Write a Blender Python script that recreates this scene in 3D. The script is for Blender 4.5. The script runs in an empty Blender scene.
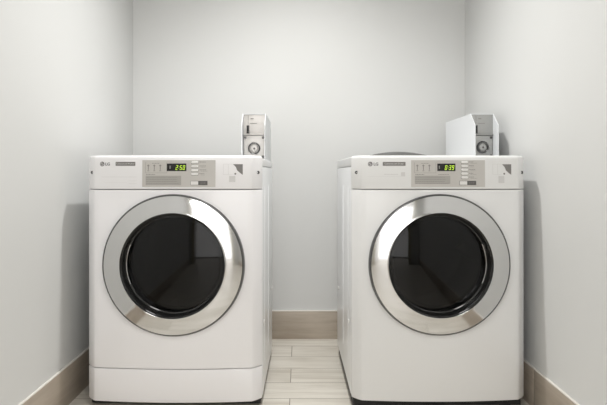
import bpy, bmesh, math, random
from mathutils import Vector, Matrix
random.seed(7)
S = bpy.context.scene
C = S.collection
PI = math.pi

# ---------------------------------------------------------------- camera, world, lights, exposure
cam_d = bpy.data.cameras.new('camera')
cam = bpy.data.objects.new('camera', cam_d); C.objects.link(cam)
cam.location = (0, 0, .91); cam.rotation_euler = (PI/2, 0, 0)
cam_d.sensor_width = 36; cam_d.lens = 36*575/607
cam_d.shift_x = .0074; cam_d.shift_y = -.047
cam_d.clip_start = .02
S.camera = cam
w = bpy.data.worlds.new('world'); S.world = w; w.use_nodes = True
w.node_tree.nodes['Background'].inputs[0].default_value = (1, 1, 1, 1)
w.node_tree.nodes['Background'].inputs[1].default_value = .2
S.view_settings.view_transform = 'Standard'; S.view_settings.look = 'None'
S.view_settings.gamma = 1; S.view_settings.use_curve_mapping = False
S.view_settings.exposure = -0.01
ZC = 2.62

def area(name, loc, sx, sy, power, col=(1, 1, 1), rot=(0, 0, 0)):
    d = bpy.data.lights.new(name, 'AREA'); d.shape = 'RECTANGLE'; d.size = sx; d.size_y = sy
    d.energy = power; d.color = col
    o = bpy.data.objects.new(name, d); C.objects.link(o); o.location = loc; o.rotation_euler = rot
    return o
KEY = (-.02, 2.225)      # recessed lamp over the machines
FRT = (0, .6)        # unseen fill lamp, added above the camera to light the machine fronts
kd = bpy.data.lights.new('key_lamp_light', 'SPOT'); kd.energy = 112; kd.spot_size = math.radians(127); kd.spot_blend = 1.
kd.shadow_soft_size = .035; kd.color = (1, .995, .975)
ko = bpy.data.objects.new('key_lamp_light', kd); C.objects.link(ko); ko.location = (KEY[0], KEY[1], ZC-.06)
area('front_lamp_fill', (FRT[0], FRT[1], ZC-.035), .55, 1.1, 13, (1, .99, .985))
area('hall_lamp_fill', (-.5, -2.5, ZC-.035), 1.2, .6, 20, (1, .985, .975))  # added hall lamp, front fill through the doorway
area('hall_rear_fill', (-.1, -3.0, 1.3), 3.2, 2.5, 42, (1, .985, .985), (PI/2, 0, 0))  # added fill panel for the machine fronts, no window known there

# ---------------------------------------------------------------- materials
def new_mat(name):
    m = bpy.data.materials.new(name); m.use_nodes = True
    return m, m.node_tree, m.node_tree.nodes['Principled BSDF']

def plain(name, col, rough=.5, metal=0., coat=0., var=.0, vscale=8., bump=0., bscale=300., emit=None, es=0., trans=0., ior=1.5):
    m, nt, b = new_mat(name)
    b.inputs['Base Color'].default_value = (*col, 1)
    b.inputs['Roughness'].default_value = rough
    b.inputs['Metallic'].default_value = metal
    b.inputs['Coat Weight'].default_value = coat
    b.inputs['Transmission Weight'].default_value = trans
    b.inputs['IOR'].default_value = ior
    if emit:
        b.inputs['Emission Color'].default_value = (*emit, 1); b.inputs['Emission Strength'].default_value = es
    tc = nt.nodes.new('ShaderNodeTexCoord')
    if var:
        n = nt.nodes.new('ShaderNodeTexNoise'); n.inputs['Scale'].default_value = vscale; n.inputs['Detail'].default_value = 3
        nt.links.new(tc.outputs['Object'], n.inputs['Vector'])
        mx = nt.nodes.new('ShaderNodeMix'); mx.data_type = 'RGBA'
        nt.links.new(n.outputs['Fac'], mx.inputs[0])
        mx.inputs[6].default_value = (*[c*(1-var) for c in col], 1); mx.inputs[7].default_value = (*[min(1, c*(1+var)) for c in col], 1)
        nt.links.new(mx.outputs[2], b.inputs['Base Color'])
    if bump:
        n2 = nt.nodes.new('ShaderNodeTexNoise'); n2.inputs['Scale'].default_value = bscale; n2.inputs['Detail'].default_value = 4
        nt.links.new(tc.outputs['Object'], n2.inputs['Vector'])
        bp = nt.nodes.new('ShaderNodeBump'); bp.inputs['Strength'].default_value = bump; bp.inputs['Distance'].default_value = .002
        nt.links.new(n2.outputs['Fac'], bp.inputs['Height']); nt.links.new(bp.outputs[0], b.inputs['Normal'])
    return m

def wood_tile(name, planks, c_lo, c_hi, grout, seed=0., tint=1.):
    """wood-look porcelain: planks along x, straight joints, streaky grain"""
    m, nt, b = new_mat(name)
    N, L = nt.nodes, nt.links
    tc = N.new('ShaderNodeTexCoord')
    mp = N.new('ShaderNodeMapping'); L.new(tc.outputs['Object'], mp.inputs[0])
    mp.inputs['Location'].default_value = (.037+12+seed, -2.331+.1775*20, 0)
    if planks:
        br = N.new('ShaderNodeTexBrick'); L.new(mp.outputs[0], br.inputs['Vector'])
        br.inputs['Scale'].default_value = 1; br.inputs['Brick Width'].default_value = 1.2; br.inputs['Row Height'].default_value = .1775
        br.inputs['Mortar Size'].default_value = .0016; br.inputs['Mortar Smooth'].default_value = .2; br.offset = .5; br.offset_frequency = 2
        br.inputs['Color1'].default_value = (.0, .0, .0, 1); br.inputs['Color2'].default_value = (1, 1, 1, 1); br.inputs['Mortar'].default_value = (.5, .5, .5, 1)
        br.inputs['Bias'].default_value = 0
        # every plank samples another part of the grain
        sc = N.new('ShaderNodeVectorMath'); sc.operation = 'SCALE'; L.new(br.outputs['Color'], sc.inputs[0]); sc.inputs['Scale'].default_value = 7.3
        ad = N.new('ShaderNodeVectorMath'); ad.operation = 'ADD'; L.new(mp.outputs[0], ad.inputs[0]); L.new(sc.outputs[0], ad.inputs[1])
        vec = ad.outputs[0]
    else:
        vec = mp.outputs[0]
    m2 = N.new('ShaderNodeMapping'); L.new(vec, m2.inputs[0]); m2.inputs['Scale'].default_value = (1.6, 16, 16) if planks else (1.6, 1.6, 16)
    n1 = N.new('ShaderNodeTexNoise'); L.new(m2.outputs[0], n1.inputs['Vector']); n1.inputs['Scale'].default_value = 1.4; n1.inputs['Detail'].default_value = 7; n1.inputs['Roughness'].default_value = .62
    n1.inputs['Distortion'].default_value = .6
    n2 = N.new('ShaderNodeTexNoise'); L.new(vec, n2.inputs['Vector']); n2.inputs['Scale'].default_value = 4; n2.inputs['Detail'].default_value = 2
    a = N.new('ShaderNodeMath'); a.operation = 'MULTIPLY_ADD'; L.new(n2.outputs['Fac'], a.inputs[0]); a.inputs[1].default_value = .5; L.new(n1.outputs['Fac'], a.inputs[2])
    r = N.new('ShaderNodeValToRGB'); L.new(a.outputs[0], r.inputs[0])
    r.color_ramp.elements[0].position = .52; r.color_ramp.elements[0].color = (*c_lo, 1)
    r.color_ramp.elements[1].position = .92; r.color_ramp.elements[1].color = (*c_hi, 1)
    col = r.outputs[0]
    if planks:
        mx = N.new('ShaderNodeMix'); mx.data_type = 'RGBA'; L.new(br.outputs['Fac'], mx.inputs[0]); L.new(col, mx.inputs[6]); mx.inputs[7].default_value = (*grout, 1)
        col = mx.outputs[2]
        bp = N.new('ShaderNodeBump'); bp.invert = True; bp.inputs['Distance'].default_value = .002; bp.inputs['Strength'].default_value = .6
        L.new(br.outputs['Fac'], bp.inputs['Height']); L.new(bp.outputs[0], b.inputs['Normal'])
    L.new(col, b.inputs['Base Color'])
    b.inputs['Roughness'].default_value = .38
    return m

WALL = plain('wall_paint', (.69, .693, .682), .6, var=.012, vscale=2, bump=.12, bscale=420)
CEIL = plain('ceiling_paint', (.82, .82, .81), .8, var=.01)
FLOOR = wood_tile('wood_look_tile', True, (.53, .485, .415), (.74, .705, .635), (.20, .165, .13))
BASE = wood_tile('wood_look_base_tile', False, (.36, .30, .24), (.50, .435, .36), (.2, .2, .2), seed=3.)
GROUT = plain('dark_grout', (.12, .10, .08), .8, var=.05)
CAULK = plain('caulk', (.80, .77, .72), .6, var=.02)
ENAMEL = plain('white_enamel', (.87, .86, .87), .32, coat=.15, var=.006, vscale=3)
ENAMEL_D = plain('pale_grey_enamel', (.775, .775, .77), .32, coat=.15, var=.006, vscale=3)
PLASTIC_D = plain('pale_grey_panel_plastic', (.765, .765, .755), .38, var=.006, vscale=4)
ENAMEL_SIDE = plain('white_side_steel', (.88, .89, .90), .28, coat=.1, var=.006, vscale=3)
PLASTIC = plain('white_panel_plastic', (.84, .83, .835), .38, var=.006, vscale=4)
PLAQUE = plain('grey_beige_overlay', (.545, .525, .495), .35, var=.01)
PLAQUE2 = plain('overlay_text_block', (.39, .375, .35), .4, var=.02, vscale=60)
PRINT = plain('grey_print', (.25, .24, .225), .5, var=.02)
PRINT_L = plain('pale_grey_print', (.64, .63, .62), .5, var=.02)
DARKP = plain('dark_print', (.10, .095, .09), .45, var=.03)
BADGE = plain('badge_grey', (.20, .19, .18), .4, var=.03)
LOGO = plain('logo_grey', (.16, .15, .155), .4, var=.03)
WHITEP = plain('white_print', (.78, .77, .75), .4, var=.01)
BLACK = plain('black_gloss_plastic', (.012, .012, .012), .12, var=.1)
RUBBER = plain('black_rubber', (.02, .02, .02), .7, var=.1)
GREENLED = plain('green_led', (.2, .3, .02), .5, emit=(.52, .78, .05), es=1.3, var=.05)
CHROME = plain('chrome', (.67, .67, .67), .10, metal=1, var=.01)
CHROME_D = plain('dark_chrome', (.13, .13, .13), .22, metal=1, var=.02)
STEEL = plain('drum_steel', (.35, .35, .35), .28, metal=1, var=.05, vscale=30)
GLASS = plain('smoked_glass', (.09, .09, .09), .03, trans=1, ior=1.36, var=.01)
BOXW = plain('box_white_paint', (.76, .775, .79), .4, var=.01)
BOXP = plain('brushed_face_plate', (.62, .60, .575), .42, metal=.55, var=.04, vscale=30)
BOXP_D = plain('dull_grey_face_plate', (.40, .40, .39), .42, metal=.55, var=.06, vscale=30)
LID = plain('dark_grey_plastic', (.085, .085, .08), .45, var=.06)
LAMPM = plain('lamp_diffuser', (.9, .9, .9), .5, emit=(1, .98, .95), es=2.5, var=.01)
DOORW = plain('door_white_paint', (.82, .80, .79), .4, var=.01)
TRIM_Y = plain('cream_door_casing', (.62, .56, .36), .45, var=.02)

# ---------------------------------------------------------------- helpers
def obj(name, bm, mats, parent=None, smooth=True, ang=35):
    me = bpy.data.meshes.new(name); bmesh.ops.recalc_face_normals(bm, faces=bm.faces)
    bm.to_mesh(me); bm.free()
    if not isinstance(mats, (list, tuple)): mats = [mats]
    for m in mats: me.materials.append(m)
    if smooth:
        me.polygons.foreach_set('use_smooth', [True]*len(me.polygons))
        me.set_sharp_from_angle(angle=math.radians(ang))
    o = bpy.data.objects.new(name, me); C.objects.link(o)
    if parent: o.parent = parent
    return o

def thing(name, label, cat, loc, rz=0, group=None):
    o = bpy.data.objects.new(name, None); C.objects.link(o); o.empty_display_size = .05
    o.location = loc; o.rotation_euler = (0, 0, rz); tag(o, label, cat, group)
    return o

def tag(o, label, cat, group=None):
    o['label'] = label; o['category'] = cat
    if group: o['group'] = group
    return o

def struct(name, bm, m, **k):
    o = obj(name, bm, m, **k); o['kind'] = 'structure'; return o

def add_box(bm, x0, x1, y0, y1, z0, z1, bev=0., seg=2):
    r = bmesh.ops.create_cube(bm, size=1)
    vs = r['verts']
    for v in vs:
        v.co = Vector(((x0+x1)/2+v.co.x*(x1-x0), (y0+y1)/2+v.co.y*(y1-y0), (z0+z1)/2+v.co.z*(z1-z0)))
    if bev:
        es = set(e for v in vs for e in v.link_edges)
        bmesh.ops.bevel(bm, geom=list(es), offset=bev, segments=seg, affect='EDGES', profile=.6)

def box_bm(*a, **k):
    bm = bmesh.new(); add_box(bm, *a, **k); return bm

def loft(rings, cap0=True, cap1=True, closed=True, bm=None):
    bm = bm or bmesh.new(); R = [[bm.verts.new(p) for p in r] for r in rings]
    n = len(R[0])
    for a, b in zip(R, R[1:]):
        for i in range(n if closed else n-1):
            j = (i+1) % n
            bm.faces.new((a[i], a[j], b[j], b[i]))
    if cap0: bm.faces.new(R[0][::-1])
    if cap1: bm.faces.new(R[-1])
    return bm

def lathe_y(prof, cx=0, cz=0, n=96, bm=None, cap0=False, cap1=False, a0=0, a1=2*PI):
    """profile (r, y) revolved about the y axis through (cx, cz)"""
    full = abs(a1-a0-2*PI) < 1e-6
    m = n if full else n+1
    rings = []
    for r, y in prof:
        rings.append([(cx+r*math.cos(a0+(a1-a0)*i/n), y, cz+r*math.sin(a0+(a1-a0)*i/n)) for i in range(m)])
    return loft(rings, cap0, cap1, closed=full, bm=bm)

def lathe_vy(dy, prof, *a, **k):
    return lathe_y([(r, y+dy) for r, y in prof], *a, **k)

def tube(pts, r, n=10, bm=None):
    bm = bm or bmesh.new()
    pts = [Vector(p) for p in pts]; rings = []
    for i, p in enumerate(pts):
        t = (pts[min(i+1, len(pts)-1)]-pts[max(i-1, 0)]).normalized()
        u = t.cross(Vector((0, 1, 0.01))).normalized(); v = t.cross(u)
        rings.append([p+u*r*math.cos(2*PI*k/n)+v*r*math.sin(2*PI*k/n) for k in range(n)])
    return loft(rings, bm=bm)

# ---------------------------------------------------------------- the room
XW, YB, YR, YH = .918, 3.18, -1.45, -3.1
struct('floor', box_bm(-2.4, 2.4, YH-.1, YB+.1, -.05, 0), FLOOR, smooth=False)
struct('ceiling', box_bm(-2.4, 2.4, YH-.1, YB+.1, ZC, ZC+.1), CEIL, smooth=False)
struct('wall_back', box_bm(-XW-.1, XW+.1, YB, YB+.1, 0, ZC), WALL, smooth=False)
struct('wall_left', box_bm(-XW-.1, -XW, YR-.12, YB, 0, ZC), WALL, smooth=False)
struct('wall_right', box_bm(XW, XW+.1, YR-.12, YB, 0, ZC), WALL, smooth=False)
# wall behind the camera with the doorway
DX0, DX1, DZ = -.78, .60, 2.38
bm = bmesh.new()
add_box(bm, -XW, DX0, YR-.12, YR, 0, ZC); add_box(bm, DX1, XW, YR-.12, YR, 0, ZC); add_box(bm, DX0, DX1, YR-.12, YR, DZ, ZC)
struct('wall_rear', bm, WALL, smooth=False)
bm = bmesh.new()
for a, b, z0, z1 in ((DX0-.07, DX0, 0, DZ+.07), (DX1, DX1+.07, 0, DZ+.07), (DX0, DX1, DZ, DZ+.07)):
    add_box(bm, a, b, YR, YR+.018, z0, z1, bev=.003)
struct('trim_1', bm, TRIM_Y)
# the hall beyond
bm = bmesh.new()
add_box(bm, -2.4, 2.4, YH-.1, YH, 0, ZC)
add_box(bm, -2.5, -2.4, YH-.1, YR, 0, ZC); add_box(bm, 2.4, 2.5, YH-.1, YR, 0, ZC)
add_box(bm, -2.4, -XW-.1, YR-.12, YR, 0, ZC); add_box(bm, XW+.1, 2.4, YR-.12, YR, 0, ZC)
struct('wall_hall', bm, WALL, smooth=False)
# window frame added around the hall fill light, opposite the doorway
wx0, wx1, wz0, wz1 = -1.7, 1.5, .05, 2.55
wb = bmesh.new()
for x in (wx0-.04, wx0+1.04, wx0+2.12, wx1): add_box(wb, x, x+.04, YH, YH+.09, wz0, wz1, bev=.003)
for z in (wz0-.04, wz1): add_box(wb, wx0-.04, wx1+.04, YH, YH+.09, z, z+.04, bev=.003)
struct('fill_light_frame', wb, BOXW)
# opened white door leaf standing against the left of the doorway
dl = struct('door_1', box_bm(0, .80, -.02, .02, .01, 2.34, bev=.002), DOORW)
dl.location = (DX0+.03, YR-.15, 0); dl.rotation_euler = (0, 0, math.radians(-95))
kb = lathe_y([(.001, -.075), (.02, -.072), (.027, -.058), (.02, -.04), (.01, -.034), (.01, -.024), (.026, -.022), (.026, -.018)], .74, .95, n=32, cap0=True)
obj('door_handle', kb, CHROME, dl)

# wood-look tile bases with light bead on top
def base(name, side, joints):
    bm = bmesh.new(); bc = bmesh.new(); H, T = .152, .010
    ends = joints
    for a, b in zip(ends, ends[1:]):
        g = .0022
        if side == 'back': add_box(bm, a+g, b-g, YB-T, YB, 0, H, bev=.0008)
        elif side == 'left': add_box(bm, -XW, -XW+T, a+g, b-g, 0, H, bev=.0008)
        elif side == 'right': add_box(bm, XW-T, XW, a+g, b-g, 0, H, bev=.0008)
    a, b = ends[0], ends[-1]
    if side == 'back': add_box(bc, a, b, YB-T*.9, YB, H, H+.005, bev=.0015)
    elif side == 'left': add_box(bc, -XW, -XW+T*.9, a, b, H, H+.005, bev=.0015)
    else: add_box(bc, XW-T*.9, XW, a, b, H, H+.005, bev=.0015)
    o = struct('baseboard_'+side, bm, BASE)
    bg = bmesh.new()
    for q in ends[1:-1]:
        if side == 'back': add_box(bg, q-.0018, q+.0018, YB-T*.92, YB, 0, H-.002)
        elif side == 'left': add_box(bg, -XW, -XW+T*.92, q-.0018, q+.0018, 0, H-.002)
        else: add_box(bg, XW-T*.92, XW, q-.0018, q+.0018, 0, H-.002)
    obj('grout_joint', bg, GROUT, o, smooth=False)
    c = struct('bead', bc, CAULK, parent=o)
base('back', 'back', [-XW+.010, -.55, .62, XW-.010])
base('left', 'left', [YR, -.3, .88, 1.60, 2.80, YB])
base('right', 'right', [YR, -.16, 1.02, 2.222, YB])

def lamp(loc, sx, sy, label):  # fixture added to house a fill light
    t = thing('fill_lamp', label, 'lamp', loc, group=None)
    bm = bmesh.new(); e = .03
    add_box(bm, -sx/2-e, sx/2+e, -sy/2-e, -sy/2, -.03, 0, bev=.003); add_box(bm, -sx/2-e, sx/2+e, sy/2, sy/2+e, -.03, 0, bev=.003)
    add_box(bm, -sx/2-e, -sx/2, -sy/2, sy/2, -.03, 0, bev=.003); add_box(bm, sx/2, sx/2+e, -sy/2, sy/2, -.03, 0, bev=.003)
    obj('lamp_frame', bm, BOXW, t)
    obj('diffuser', box_bm(-sx/2, sx/2, -sy/2, sy/2, -.022, -.002), LAMPM, t, smooth=False)
t = thing('downlight', 'small round recessed downlight in the ceiling above the fronts of the two machines', 'lamp', (KEY[0], KEY[1], ZC))
obj('trim_ring', lathe_y([(.060, .0), (.085, .0), (.085, -.006), (.062, -.010), (.060, -.004)], n=48), BOXW, t).rotation_euler = (-PI/2, 0, 0)
obj('diffuser', loft([[(.060*math.cos(PI*a/16), .060*math.sin(PI*a/16), z) for a in range(32)] for z in (-.003, 0)]), LAMPM, t)
lamp((FRT[0], FRT[1], ZC), .55, 1.1, 'long rectangular fill lamp, added unseen over the front of the room')
lamp((-.5, -2.5, ZC), 1.2, .6, 'wide fill lamp, added unseen in the hall outside the door')

# ---------------------------------------------------------------- washer / dryer
HW = .3465          # half width
RC = .038          # front corner
BOW = .018
ZB, ZT = .016, .983
ZP = .849          # seam under the control panel
YD = .70           # depth of the cabinet
def yface(x, lean=0.):
    a = abs(x); f = HW-RC
    if a <= f: return -BOW*(1-(a/f)**2)
    t = min(1., (a-f)/RC)
    return RC*t**1.3

def outline(yback, inset=0., lean=0.):
    xs = [-HW+RC*.0]
    f = HW-RC
    pts = []
    for i in range(13):                      # left corner
        t = 1-i/12; t = t
        pts.append((-(f+RC*t), yface(f+RC*t)))
    for i in range(1, 28):
        x = -f+2*f*i/28; pts.append((x, yface(x)))
    for i in range(13):
        t = i/12; pts.append((f+RC*t, yface(f+RC*t)))
    pts += [(HW, yback), (-HW, yback)]
    # inset along the outline normal
    P = [Vector(p) for p in pts]; n = len(P); out = []
    for i, p in enumerate(P):
        a, b = P[i-1], P[(i+1) % n]
        e1 = (p-a); e2 = (b-p)
        e1 = e1.normalized() if e1.length > 1e-9 else e2.normalized(); e2 = e2.normalized() if e2.length > 1e-9 else e1
        n1 = Vector((-e1.y, e1.x)); n2 = Vector((-e2.y, e2.x)); m = (n1+n2)
        m = m/max(.5, m.length_squared/2) if m.length else n1
        q = p+m*inset
        out.append((q.x, q.y+(lean if i < n-2 else 0)))
    return out

def slab(z0, z1, yback, r=.0015, rtop=None, lean_at=None, bm=None):
    """block with the machine's plan, edges rounded by r (bottom) and rtop (top)"""
    rtop = r if rtop is None else rtop
    L = []
    for k in range(4):
        a = k/3*PI/2; L.append((z0+r*(1-math.sin(a)) if False else z0+r*(1-math.cos(a)), r*(1-math.sin(a))))
    m = 5 if rtop > .004 else 3
    for k in range(m+1):
        a = k/m*PI/2; L.append((z1-rtop*(1-math.sin(a)), rtop*(1-math.cos(a))))
    la = lean_at or (lambda z: 0.)
    rings = [[(x, y, z) for x, y in outline(yback, i, la(z))] for z, i in L]
    return loft(rings, bm=bm)

def boolean_cut(o, cutters):
    for c in cutters:
        md = o.modifiers.new('cut', 'BOOLEAN'); md.operation = 'DIFFERENCE'; md.solver = 'EXACT'; md.object = c
    dg = bpy.context.evaluated_depsgraph_get(); me = bpy.data.meshes.new_from_object(o.evaluated_get(dg))
    o.modifiers.clear(); o.data = me
    me.polygons.foreach_set('use_smooth', [True]*len(me.polygons)); me.set_sharp_from_angle(angle=math.radians(30))
    for c in cutters: bpy.data.objects.remove(c)

LEAN = lambda z: .003*max(0, z-ZP)/(ZT-ZP)
def panel_y(x, z): return yface(x)+LEAN(z)

def bowpatch(x0, x1, z0, z1, t, bm=None, n=None, back=.002):
    """thin plate standing t proud of the bowed panel"""
    bm = bm or bmesh.new(); n = n or max(1, int((x1-x0)/.02)+1)
    rings = []
    for i in range(n+1):
        x = x0+(x1-x0)*i/n
        rings.append([(x, panel_y(x, z0)+back, z0), (x, panel_y(x, z0)-t, z0), (x, panel_y(x, z1)-t, z1), (x, panel_y(x, z1)+back, z1)])
    return loft(rings, bm=bm)

def bowpoly(pts, t, bm=None, back=.001):
    bm = bm or bmesh.new()
    return loft([[(x, panel_y(x, z)+back, z) for x, z in pts], [(x, panel_y(x, z)-t, z) for x, z in pts]], bm=bm)

def text_bm(txt, size, x, z, t, bold=0., shear=0., align='LEFT'):
    cu = bpy.data.curves.new('t', 'FONT'); cu.body = txt; cu.size = size; cu.extrude = .0004; cu.offset = bold; cu.shear = shear; cu.align_x = align
    o = bpy.data.objects.new('t', cu); C.objects.link(o)
    dg = bpy.context.evaluated_depsgraph_get(); me = bpy.data.meshes.new_from_object(o.evaluated_get(dg))
    bpy.data.objects.remove(o); bpy.data.curves.remove(cu)
    bm = bmesh.new(); bm.from_mesh(me); bpy.data.meshes.remove(me)
    for v in bm.verts:
        X, Z, D = x+v.co.x, z+v.co.y, v.co.z
        v.co = Vector((X, panel_y(X, Z)-t-D, Z))
    return bm

U = .003918
def X(u): return u*U
def Z(v): return .91+(174-v)*U

SEG = {'0': 'abcdef', '1': 'bc', '2': 'abged', '3': 'abgcd', '4': 'fgbc', '5': 'afgcd', '8': 'abcdefg', '9': 'abcdfg'}
def digits(txt, x, z, w, h, t):
    bm = bmesh.new(); s = .0016
    for ch in txt:
        if ch == ':':
            for zz in (z+h*.3, z+h*.7):
                xx = x+(zz-z)*.18; bowpoly([(xx, zz-s/2), (xx+s, zz-s/2), (xx+s, zz+s/2), (xx, zz+s/2)], t, bm)
            x += .0042; continue
        for g in SEG[ch]:
            a = {'a': (0, h-s, w, h), 'd': (0, 0, w, s), 'g': (0, h/2-s/2, w, h/2+s/2), 'f': (0, h/2, s, h), 'b': (w-s, h/2, w, h), 'e': (0, 0, s, h/2), 'c': (w-s, 0, w, h/2)}[g]
            k = .18
            P = [(a[0], a[1]), (a[2], a[1]), (a[2], a[3]), (a[0], a[3])]
            bowpoly([(x+px+pz*k, z+pz) for px, pz in P], t, bm)
        x += w+.0042
    return bm

def machine(name, label, cat, loc, rz, washer, SC, DZ_, YD):
    T = thing(name, label, cat, loc, rz)
    CZ = .554
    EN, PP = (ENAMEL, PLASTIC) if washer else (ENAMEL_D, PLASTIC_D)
    ZL = .973 if washer else .980
    # cabinet
    zk = .1475
    bm = slab(zk+.001 if washer else ZB, ZP-.0015, YD, r=.003, rtop=.002)
    cab = obj('cabinet', bm, [EN, BLACK], T)
    c1 = obj('c', lathe_y([(.215, -.05), (.215, .05), (.262, .05), (.262, .56)], 0, CZ, n=64, cap0=True, cap1=True), BLACK)
    c1.parent = T
    bpy.context.view_layer.update()
    boolean_cut(cab, [c1])
    # side and upper sheet-steel skin, pressed panel outlines, screws
    bm = bmesh.new()
    add_box(bm, -HW+.001, HW-.001, RC+.012, YD-.001, ZP-.003, .9395, bev=.002)
    if washer: add_box(bm, -HW+.001, HW-.001, .056, YD-.001, ZB, zk+.012, bev=.002)
    for s in (-1, 1):
        x0, x1 = sorted((s*(HW-.004), s*(HW+.0012)))
        add_box(bm, x0, x1, .060, YD-.004, ZB+.004, .938, bev=.0010)
        x0, x1 = sorted((s*(HW-.002), s*(HW+.0032)))
        add_box(bm, x0, x1, .16, .168, .12, .86, bev=.0015)
        add_box(bm, x0, x1, .40, .408, .12, .86, bev=.0015)
    sk = obj('side_panels', bm, ENAMEL_SIDE, T)
    for yy, zz in ((.66, .33), (.12, .30)):
        for s in (-1, 1):
            b2 = bmesh.new()
            bmesh.ops.create_uvsphere(b2, u_segments=16, v_segments=8, radius=.007, matrix=Matrix.Translation((s*(HW+.003), yy, zz)) @ Matrix.Diagonal((.5, 1, 1.3, 1)))
            obj('screw', b2, WHITEP, sk)
    # top lid
    bm = bmesh.new(); add_box(bm, -HW-.001, HW+.001, .048, YD, .9415, ZL, bev=.007, seg=3)
    obj('top_lid', bm, EN, T)
    # kick panel
    if washer:
        bm = slab(ZB, zk-.002, .055, r=.004, rtop=.003)
        obj('kick_panel', bm, ENAMEL, T)
    # feet
    for sx in (-1, 1):
        for yy in (.09, YD-.07):
            r_ = [[(sx*.285+r*math.cos(a*PI/10), yy+r*math.sin(a*PI/10), z) for a in range(20)] for r, z in ((.024, -DZ_/SC), (.027, -DZ_/SC+.003), (.027, -DZ_/SC+.011), (.012, -DZ_/SC+.014), (.012, .024))]
            obj('foot', loft(r_), RUBBER, T)
    obj('underside_shade', box_bm(-HW+.007, HW-.007, .05, YD-.02, -.010 if washer else -.024, .0165), RUBBER, T, smooth=False)  # black filler standing in for the shade in the gap underneath
    # control panel
    cp = obj('control_panel', slab(ZP+.0015, ZT, .06, r=.003, rtop=.012, lean_at=LEAN), PP, T)
    S_ = (lambda v: v)
    logo = bmesh.new(); cx, cz = X(-71.4 if washer else -70.6), Z(164.0)
    # round mark: disc with a cut-out letter shape in the middle
    n = 40; R = .0092
    bowpoly([(cx+R*math.cos(2*PI*i/n), cz+R*math.sin(2*PI*i/n)) for i in range(n)], .0006, logo)
    obj('logo_disc', logo, LOGO, cp)
    lm = bmesh.new(); rr, tk = .0066, .0011
    arc = [PI*.5+PI*1.5*i/30 for i in range(31)]
    bowpoly([(cx+rr*math.cos(a), cz+rr*math.sin(a)) for a in arc]+[(cx+(rr-tk)*math.cos(a), cz+(rr-tk)*math.sin(a)) for a in arc[::-1]], .0010, lm)
    bowpoly([(cx+.0006, cz-tk/2), (cx+rr, cz-tk/2), (cx+rr, cz+tk/2), (cx+.0006, cz+tk/2)], .0010, lm)
    bowpoly([(cx-tk/2, cz-.0036), (cx+.0022, cz-.0036), (cx+.0022, cz-.0026), (cx+tk/2, cz-.0026), (cx+tk/2, cz+.0036), (cx-tk/2, cz+.0036)], .0010, lm)
    bowpoly([(cx-.0034+.0011*math.cos(2*PI*i/12), cz+.003+.0011*math.sin(2*PI*i/12)) for i in range(12)], .0010, lm)
    obj('logo_mark', lm, WHITEP, cp)
    obj('logo_letters', text_bm('LG', .0158, cx+.0125, cz-.0056, .0002, bold=.0005), LOGO, cp)
    b0, b1 = (X(-57.4), X(-37.2)) if washer else (X(-58.2), X(-35.6))
    obj('name_badge', bowpatch(b0, b1, Z(165.8), Z(161.9), .0012), BADGE, cp)
    obj('badge_lettering', text_bm('Commercial Washer' if washer else 'Commercial Dryer', .0086 if washer else .0098, (b0+b1)/2, Z(163.9)-.0024, .0012, align='CENTER'), PRINT_L, cp)
    pr = bmesh.new()
    def line(u0, u1, v, h=.0009, bm=pr): bowpatch(X(u0), X(u1), Z(v)-h/2, Z(v)+h/2, .0004, bm)
    def words_(u0, u1, v, h=.0022, bm=pr, t=.0004):
        u = u0
        while u < u1:
            e = min(u1, u+random.uniform(.7, 2.0)); bowpatch(X(u), X(e), Z(v)-h/2, Z(v)+h/2, t, bm, n=1); u = e+.35
    if washer:
        line(-72, -36, 177.0); line(-44, -36, 180.8, .0006); line(-44, -36, 183.6, .0006); line(-69, -46, 182.5, .0003)
    else:
        line(-73, -40, 176.4, .0007)
        words_(-57, -43, 174.4, .0030)
        bowpatch(X(-40), X(-36), Z(176.4), Z(172.2), .0003, pr)
    obj('panel_print', pr, PRINT_L, cp)
    # display overlay
    pl = obj('display_plaque', bowpatch(X(-30), X(43 if washer else 44.3), Z(187), Z(160.2), .0016), PLAQUE, cp)
    bm = bmesh.new()
    line(-27, 2, 162.3 if washer else 160.9, .0006, bm)
    for c, u in enumerate((-24, -18, -12)):
        bowpatch(X(u-.3), X(u+.5), Z(170), Z(164.6), .0019, bm, n=1)
        bowpatch(X(u-.8), X(u+1.0), Z(171.2), Z(170.5), .0019, bm, n=1)
        bowpatch(X(u-1.0), X(u+1.2), Z(166.2), Z(165.3), .0019, bm, n=1)
    words_(-20, -12.5, 163.4, .0020, bm, .0019)
    for u0, u1, v0, v1 in ((-27, -5.5, 162.4, 173.0),):
        for a in (u0, u1): bowpatch(X(a), X(a+.25), Z(v1), Z(v0), .0018, bm, n=1)
        bowpatch(X(u0), X(u1), Z(v1), Z(v1)+.0008, .0018, bm)
    words_(-26, -17, 174.6, .0028, bm, .0019)
    if not washer: words_(-3, 8, 174.6, .0022, bm, .0019)
    obj('overlay_print', bm, PRINT, cp)
    obj('overlay_text_panel', bowpatch(X(-26.5), X(9), Z(185.2 if washer else 184), Z(175.8), .0018), PLAQUE2, cp)
    bm = bmesh.new()
    for k in range(4): words_(-25.8, random.uniform(3, 8), 177.3+k*2.1, .0014, bm, .0020)
    obj('overlay_small_print', bm, PRINT, cp)
    obj('display_window', bowpatch(X(-5.2) if washer else X(-4.0), X(14.2), Z(171.1), Z(163.6), .0024), BLACK, cp)
    obj('display_digits', digits('2:50' if washer else '0:39', X(3.4), Z(169.9), .0074, .0175, .0028), GREENLED, cp)
    b2 = bmesh.new(); bowpatch(X(-2.6), X(-1.5), Z(168.9), Z(165.8), .0026, b2, n=1); obj('display_sign', b2, PRINT, cp)
    vs = (162.5, 166.4, 170.3, 174.1) if washer else (162.3, 166.1, 169.9, 173.7, 177.5)
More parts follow.
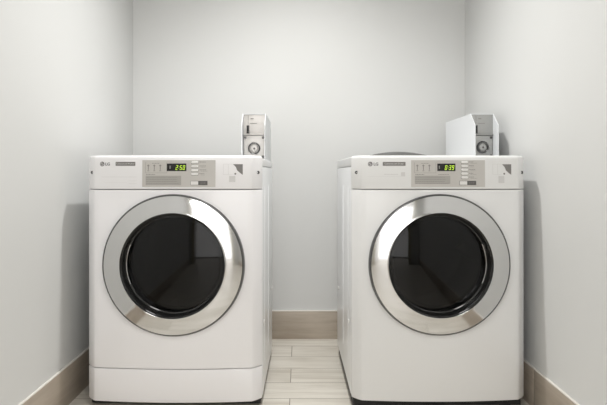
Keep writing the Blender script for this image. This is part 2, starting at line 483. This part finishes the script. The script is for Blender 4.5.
    lb = bmesh.new()
    for v in vs:
        u0, u1 = (19.0, 26.0) if washer else (20.0, 27.0)
        h = 1.25*U; pts = []
        for i in range(17):
            a = -PI/2+PI*i/16; pts.append((X(u1)-h+h*math.cos(a), Z(v)+h*math.sin(a)))
        for i in range(17):
            a = PI/2+PI*i/16; pts.append((X(u0)+h+h*math.cos(a), Z(v)+h*math.sin(a)))
        sh = bowpoly([(x+(.0012 if x > X(u0+3) else -.0012), z-.0012*(1 if z < Z(v) else -.3)) for x, z in pts], .0020)
        obj('button_surround', sh, PRINT, cp)
        bm = loft([[(x, panel_y(x, z)+.001, z) for x, z in pts], [(x, panel_y(x, z)-.004, z) for x, z in pts],
                   [(X((u0+u1)/2)+(x-X((u0+u1)/2))*.93, panel_y(x, z)-.0052, Z(v)+(z-Z(v))*.75) for x, z in pts]])
        obj('button', bm, WHITEP, cp)
        words_(u1+1, u1+random.uniform(4.5, 8), v-.4, .0024, lb, .0019)
        if random.random() < .8: words_(u1+2.5, u1+random.uniform(6, 9.5), v+.9, .0012, lb, .0019)
    obj('button_lettering', lb, PRINT, cp)
    u0 = 18.6
    obj('start_button', bowpatch(X(u0), X(u0+7.4), Z(184.8), Z(181.2), .0030), WHITEP, cp)
    fr = bmesh.new()
    bowpatch(X(u0-.35), X(u0+16.6), Z(185.1), Z(180.9), .0021, fr)
    obj('start_button_frame', fr, DARKP, cp)
    b2 = bmesh.new(); words_(u0+9, u0+15, 183.0, .0022, b2, .0025); obj('start_lettering', b2, PRINT, cp)
    # card / coin instruction sticker
    if washer: s0, s1, v0, v1 = 50.6, 70.0, 164.2, 174.6
    else:
        s0, s1, v0, v1 = 52.4, 71.8, 164.2, 174.6
        b2 = bmesh.new()
        for a in (48.5, 76.6): bowpatch(X(a), X(a+.4), Z(184), Z(161.2), .0008, b2, n=1)
        for v in (184, 161.4): bowpatch(X(48.5), X(77), Z(v), Z(v)+.0012, .0008, b2)
        obj('sticker_edge', b2, WHITEP, cp)
    bm = bmesh.new(); t = .0005
    for v in (v0, v1): bowpatch(X(s0), X(s0+10), Z(v)-.0004, Z(v)+.0004, t, bm)
    for u in (s0, s0+5): bowpatch(X(u), X(u)+.0009, Z(v1), Z(v0), t, bm, n=1)
    bowpatch(X(s0+6), X(s0+12), Z(182 if washer else 183), Z(176), t, bm)
    obj('sticker_outline', bm, PRINT_L, cp)
    tri = [(s1-9.6, v0), (s1, v0), (s1, v1+.1), (s1-1.2, v1-.4), (s1-5.6, v1-4.2), (s1-6.8, v0+3)]
    bm = bowpoly([(X(u), Z(v)) for u, v in tri][::-1], .0007)
    obj('sticker_dark_corner', bm, BADGE, cp)
    n = 20; bm = bmesh.new()
    for (cu, cv, r) in ((s1-7.4, v1-.8, .0036),):
        bowpoly([(X(cu)+r*math.cos(2*PI*i/n), Z(cv)+r*math.sin(2*PI*i/n)) for i in range(n)], .0009, bm)
    obj('sticker_dot', bm, BADGE, cp)
    # end screws of the panel
    for u in ((-83, 84.8) if washer else (-84, 85)):
        x = max(-HW+.010, min(HW-.014, X(u))); z = Z(172.5)
        bm = lathe_y([(.0001, 0), (.0038, -.0006), (.0058, -.0026), (.0066, .0002), (.0066, .004)], 0, 0, n=24, cap0=True)
        sl = -.9 if x < 0 else .9
        M = Matrix.Translation((x, panel_y(x, z), z)) @ Matrix.Rotation(sl*.55, 4, 'Z')
        bm.transform(M)
        obj('screw', bm, CHROME_D, cp)
    # door
    hs = -1 if washer else 1       # side of the grip
    rim = obj('door', lathe_y([(.262, .012), (.277, .010), (.2790, -.006), (.2770, -.022), (.2745, -.0265), (.2705, -.0275), (.262, -.024)], 0, CZ, n=160), CHROME_D, T)
    prof = []
    for i in range(13):
        k = i/12; r = .2710+(.2065-.2710)*k
        prof.append((r, -.0270-.0125*(k+.25*k*(1-k))))
    prof += [(.2050, -.0402), (.2035, -.039)]
    prof = [(.2710, -.022)]+prof
    rim.location.x = .0045 if washer else -.0055
    obj('door_ring', lathe_y(prof, 0, CZ, n=160), CHROME, rim)
    obj('door_bezel', lathe_y([(.2045, -.0400), (.2020, -.038), (.1990, -.030), (.1945, -.004), (.1920, .010), (.1895, .013), (.1850, .013)], 0, CZ, n=128), BLACK, rim)
    # smoked cover with shallow dome
    pr_ = [(.190*(1-i/14), .012-.012*(1-(1-i/14)**2)) for i in range(14)]+[(.0005, .0)]
    back = [(max(.0005, r-.000), y+.004) for r, y in pr_[::-1]]
    obj('door_glass', lathe_y(pr_+back, 0, CZ, n=96), GLASS, rim)
    # grip: bright-edged arc in the bezel
    mid = PI if hs < 0 else 0
    a0, a1 = mid-.42, mid+.42
    def arcp(r, y, a, b, n=28): return [(r*math.cos(a+(b-a)*i/n), y, CZ+r*math.sin(a+(b-a)*i/n)) for i in range(n+1)]
    obj('door_grip', tube(arcp(.1905, .004, a0, a1), .0016), CHROME, rim)
    g2 = mid + (.78 if hs < 0 else -.78)
    obj('grip_plate', lathe_y([(.2005, -.028), (.1985, -.029), (.1950, -.002), (.1965, -.001)], 0, CZ, n=20, a0=g2-.26, a1=g2+.26), CHROME_D if washer else CHROME, rim)
    # inner door bowl ring and drum
    obj('door_seal', lathe_y([(.212, .016), (.186, .020), (.176, .045), (.180, .075), (.214, .085)], 0, CZ, n=96), RUBBER, T)
    bm = lathe_y([(.215, .06), (.252, .065), (.256, .08), (.256, .52), (.245, .54), (.05, .55), (.001, .55)], 0, CZ, n=96)
    dr = obj('drum', bm, STEEL, T)
    for k in range(3):
        a = PI/2+.5+k*2*PI/3
        b2 = loft([[(math.cos(a+da)*r, y, CZ+math.sin(a+da)*r) for da, r in ((-.14, .2555), (-.03, .205), (.03, .205), (.14, .2555))] for y in (.09, .11, .5, .52)])
        obj('drum_paddle', b2, CHROME_D, dr)
    # final size, standing on its feet
    M = Matrix.Translation((0, 0, DZ_)) @ Matrix.Scale(SC, 4)
    done = set()
    for o in T.children_recursive:
        if o.type == 'MESH' and o.data.name not in done: done.add(o.data.name); o.data.transform(M)
    return T

wm = machine('washing_machine', 'white front-load washer at left with a separate kick panel, display reading 2:50', 'washing machine', (-.4862, 2.222, 0), math.radians(-.7), True, .983, .0155, .70)
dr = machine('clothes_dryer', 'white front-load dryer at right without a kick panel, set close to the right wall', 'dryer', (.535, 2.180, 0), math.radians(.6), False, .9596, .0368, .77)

# ---------------------------------------------------------------- coin boxes
def coin_box(loc, rz, label, H, plate, W=.104, D=.495):
    T = thing('coin_box', label, 'coin box', loc, rz, group='coin boxes on the machines')
    h1, th, back_top = H-.094, .0035, .068
    # side cheeks: sloped front edge on the upper half
    cas = bmesh.new()
    prof = [(0, 0), (0, H*.72), (back_top, H), (D, H), (D, 0)]
    for s in (-1, 1):
        xo, xi = s*W/2, s*(W/2-th)
        loft([[(xo, y, z) for y, z in prof], [(xi, y, z) for y, z in prof]], bm=cas)
    add_box(cas, -W/2+th, W/2-th, back_top-.004, D, H-th, H)
    add_box(cas, -W/2+th, W/2-th, D-th, D, 0, H-th)
    add_box(cas, -W/2+th, W/2-th, .02, D-th, 0, th)
    bmesh.ops.remove_doubles(cas, verts=cas.verts, dist=1e-6)
    ca = obj('casing', cas, BOXW, T, ang=20)
    # upper plate, set back between the cheeks
    up = obj('upper_plate', box_bm(-W/2+th+.0004, W/2-th-.0004, back_top-.002, back_top+.002, h1+.004, H-th-.0004, bev=.0006), plate, T)
    sx = -W/2+.025
    sl = lathe_y([(.0001, back_top-.0030), (.0105, back_top-.0034), (.0115, back_top-.001)], sx-.002, 0, n=32, cap0=True)
    for v in sl.verts: v.co.z = v.co.z*2.3+h1+.038
    obj('slot_plate', sl, plate, up)
    s2 = bmesh.new(); add_box(s2, sx-.0065, sx+.0045, back_top-.012, back_top-.002, h1+.007, h1+.042, bev=.001)
    obj('coin_slot', s2, BLACK, up)
    ch = bmesh.new(); add_box(ch, sx-.001, sx+.0008, back_top-.0035, back_top-.0015, h1+.05, h1+.086)
    add_box(ch, sx+.010, sx+.024, back_top-.0028, back_top-.0015, h1+.07, h1+.074)
    add_box(ch, sx+.006, sx+.040, back_top-.0028, back_top-.0015, h1+.05, h1+.0525)
    obj('plate_engraving', ch, PRINT, up)
    VY = .048
    # ledge and lower vault door
    obj('ledge', box_bm(-W/2+th+.0003, W/2-th-.0003, .058, back_top+.002, h1-.001, h1+.003, bev=.001), plate, T)
    lp = obj('vault_door', box_bm(-W/2+th+.002, W/2-th-.002, VY+.014, VY+.020, .004, h1-.003, bev=.0015), plate, T)
    cx, cz = 0, .0515
    lk = lathe_vy(VY, [(.027, .015), (.027, .004), (.0245, .0015), (.021, .003), (.0205, .010)], cx, cz, n=48)
    obj('lock_ring', lk, CHROME_D, lp)
    lc = lathe_vy(VY, [(.0001, .004), (.010, .0035), (.0155, .0055), (.0165, .013)], cx, cz, n=40, cap0=True)
    obj('lock_cylinder', lc, plate, lp)
    lh = lathe_vy(VY, [(.0001, .0022), (.0042, .0024), (.0048, .0048)], cx+.001, cz-.001, n=24, cap0=True)
    obj('keyhole', lh, DARKP, lp)
    for a in (-1, 1):
        for b in (.014, h1-.012):
            sc = lathe_vy(VY, [(.0001, .0105), (.0045, .011), (.0062, .015)], a*(W/2-.0125), b, n=20, cap0=True)
            obj('screw', sc, CHROME_D, lp)
    return T

coin_box((-.199, 2.495, .9722), 0, 'coin box standing on the left washer, seen nearly head-on', .206, BOXP)
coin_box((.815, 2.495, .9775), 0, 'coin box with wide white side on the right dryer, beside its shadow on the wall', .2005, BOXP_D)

# shallow dark lid lying on the dryer
prof = [(.174, 0), (.176, .003)]+[(.172*math.cos(a*PI/2/14), .005+.029*(1-(math.cos(a*PI/2/14))**2)) for a in range(1, 14)]+[(.0005, .034)]
rings = [[(r*math.cos(2*PI*i/64), r*math.sin(2*PI*i/64), z) for i in range(64)] for r, z in prof]
lid = obj('round_lid', loft(rings), LID)
lid.location = (.452, 2.64, .9775)
tag(lid, 'shallow dark grey domed lid lying on top of the right dryer', 'lid')
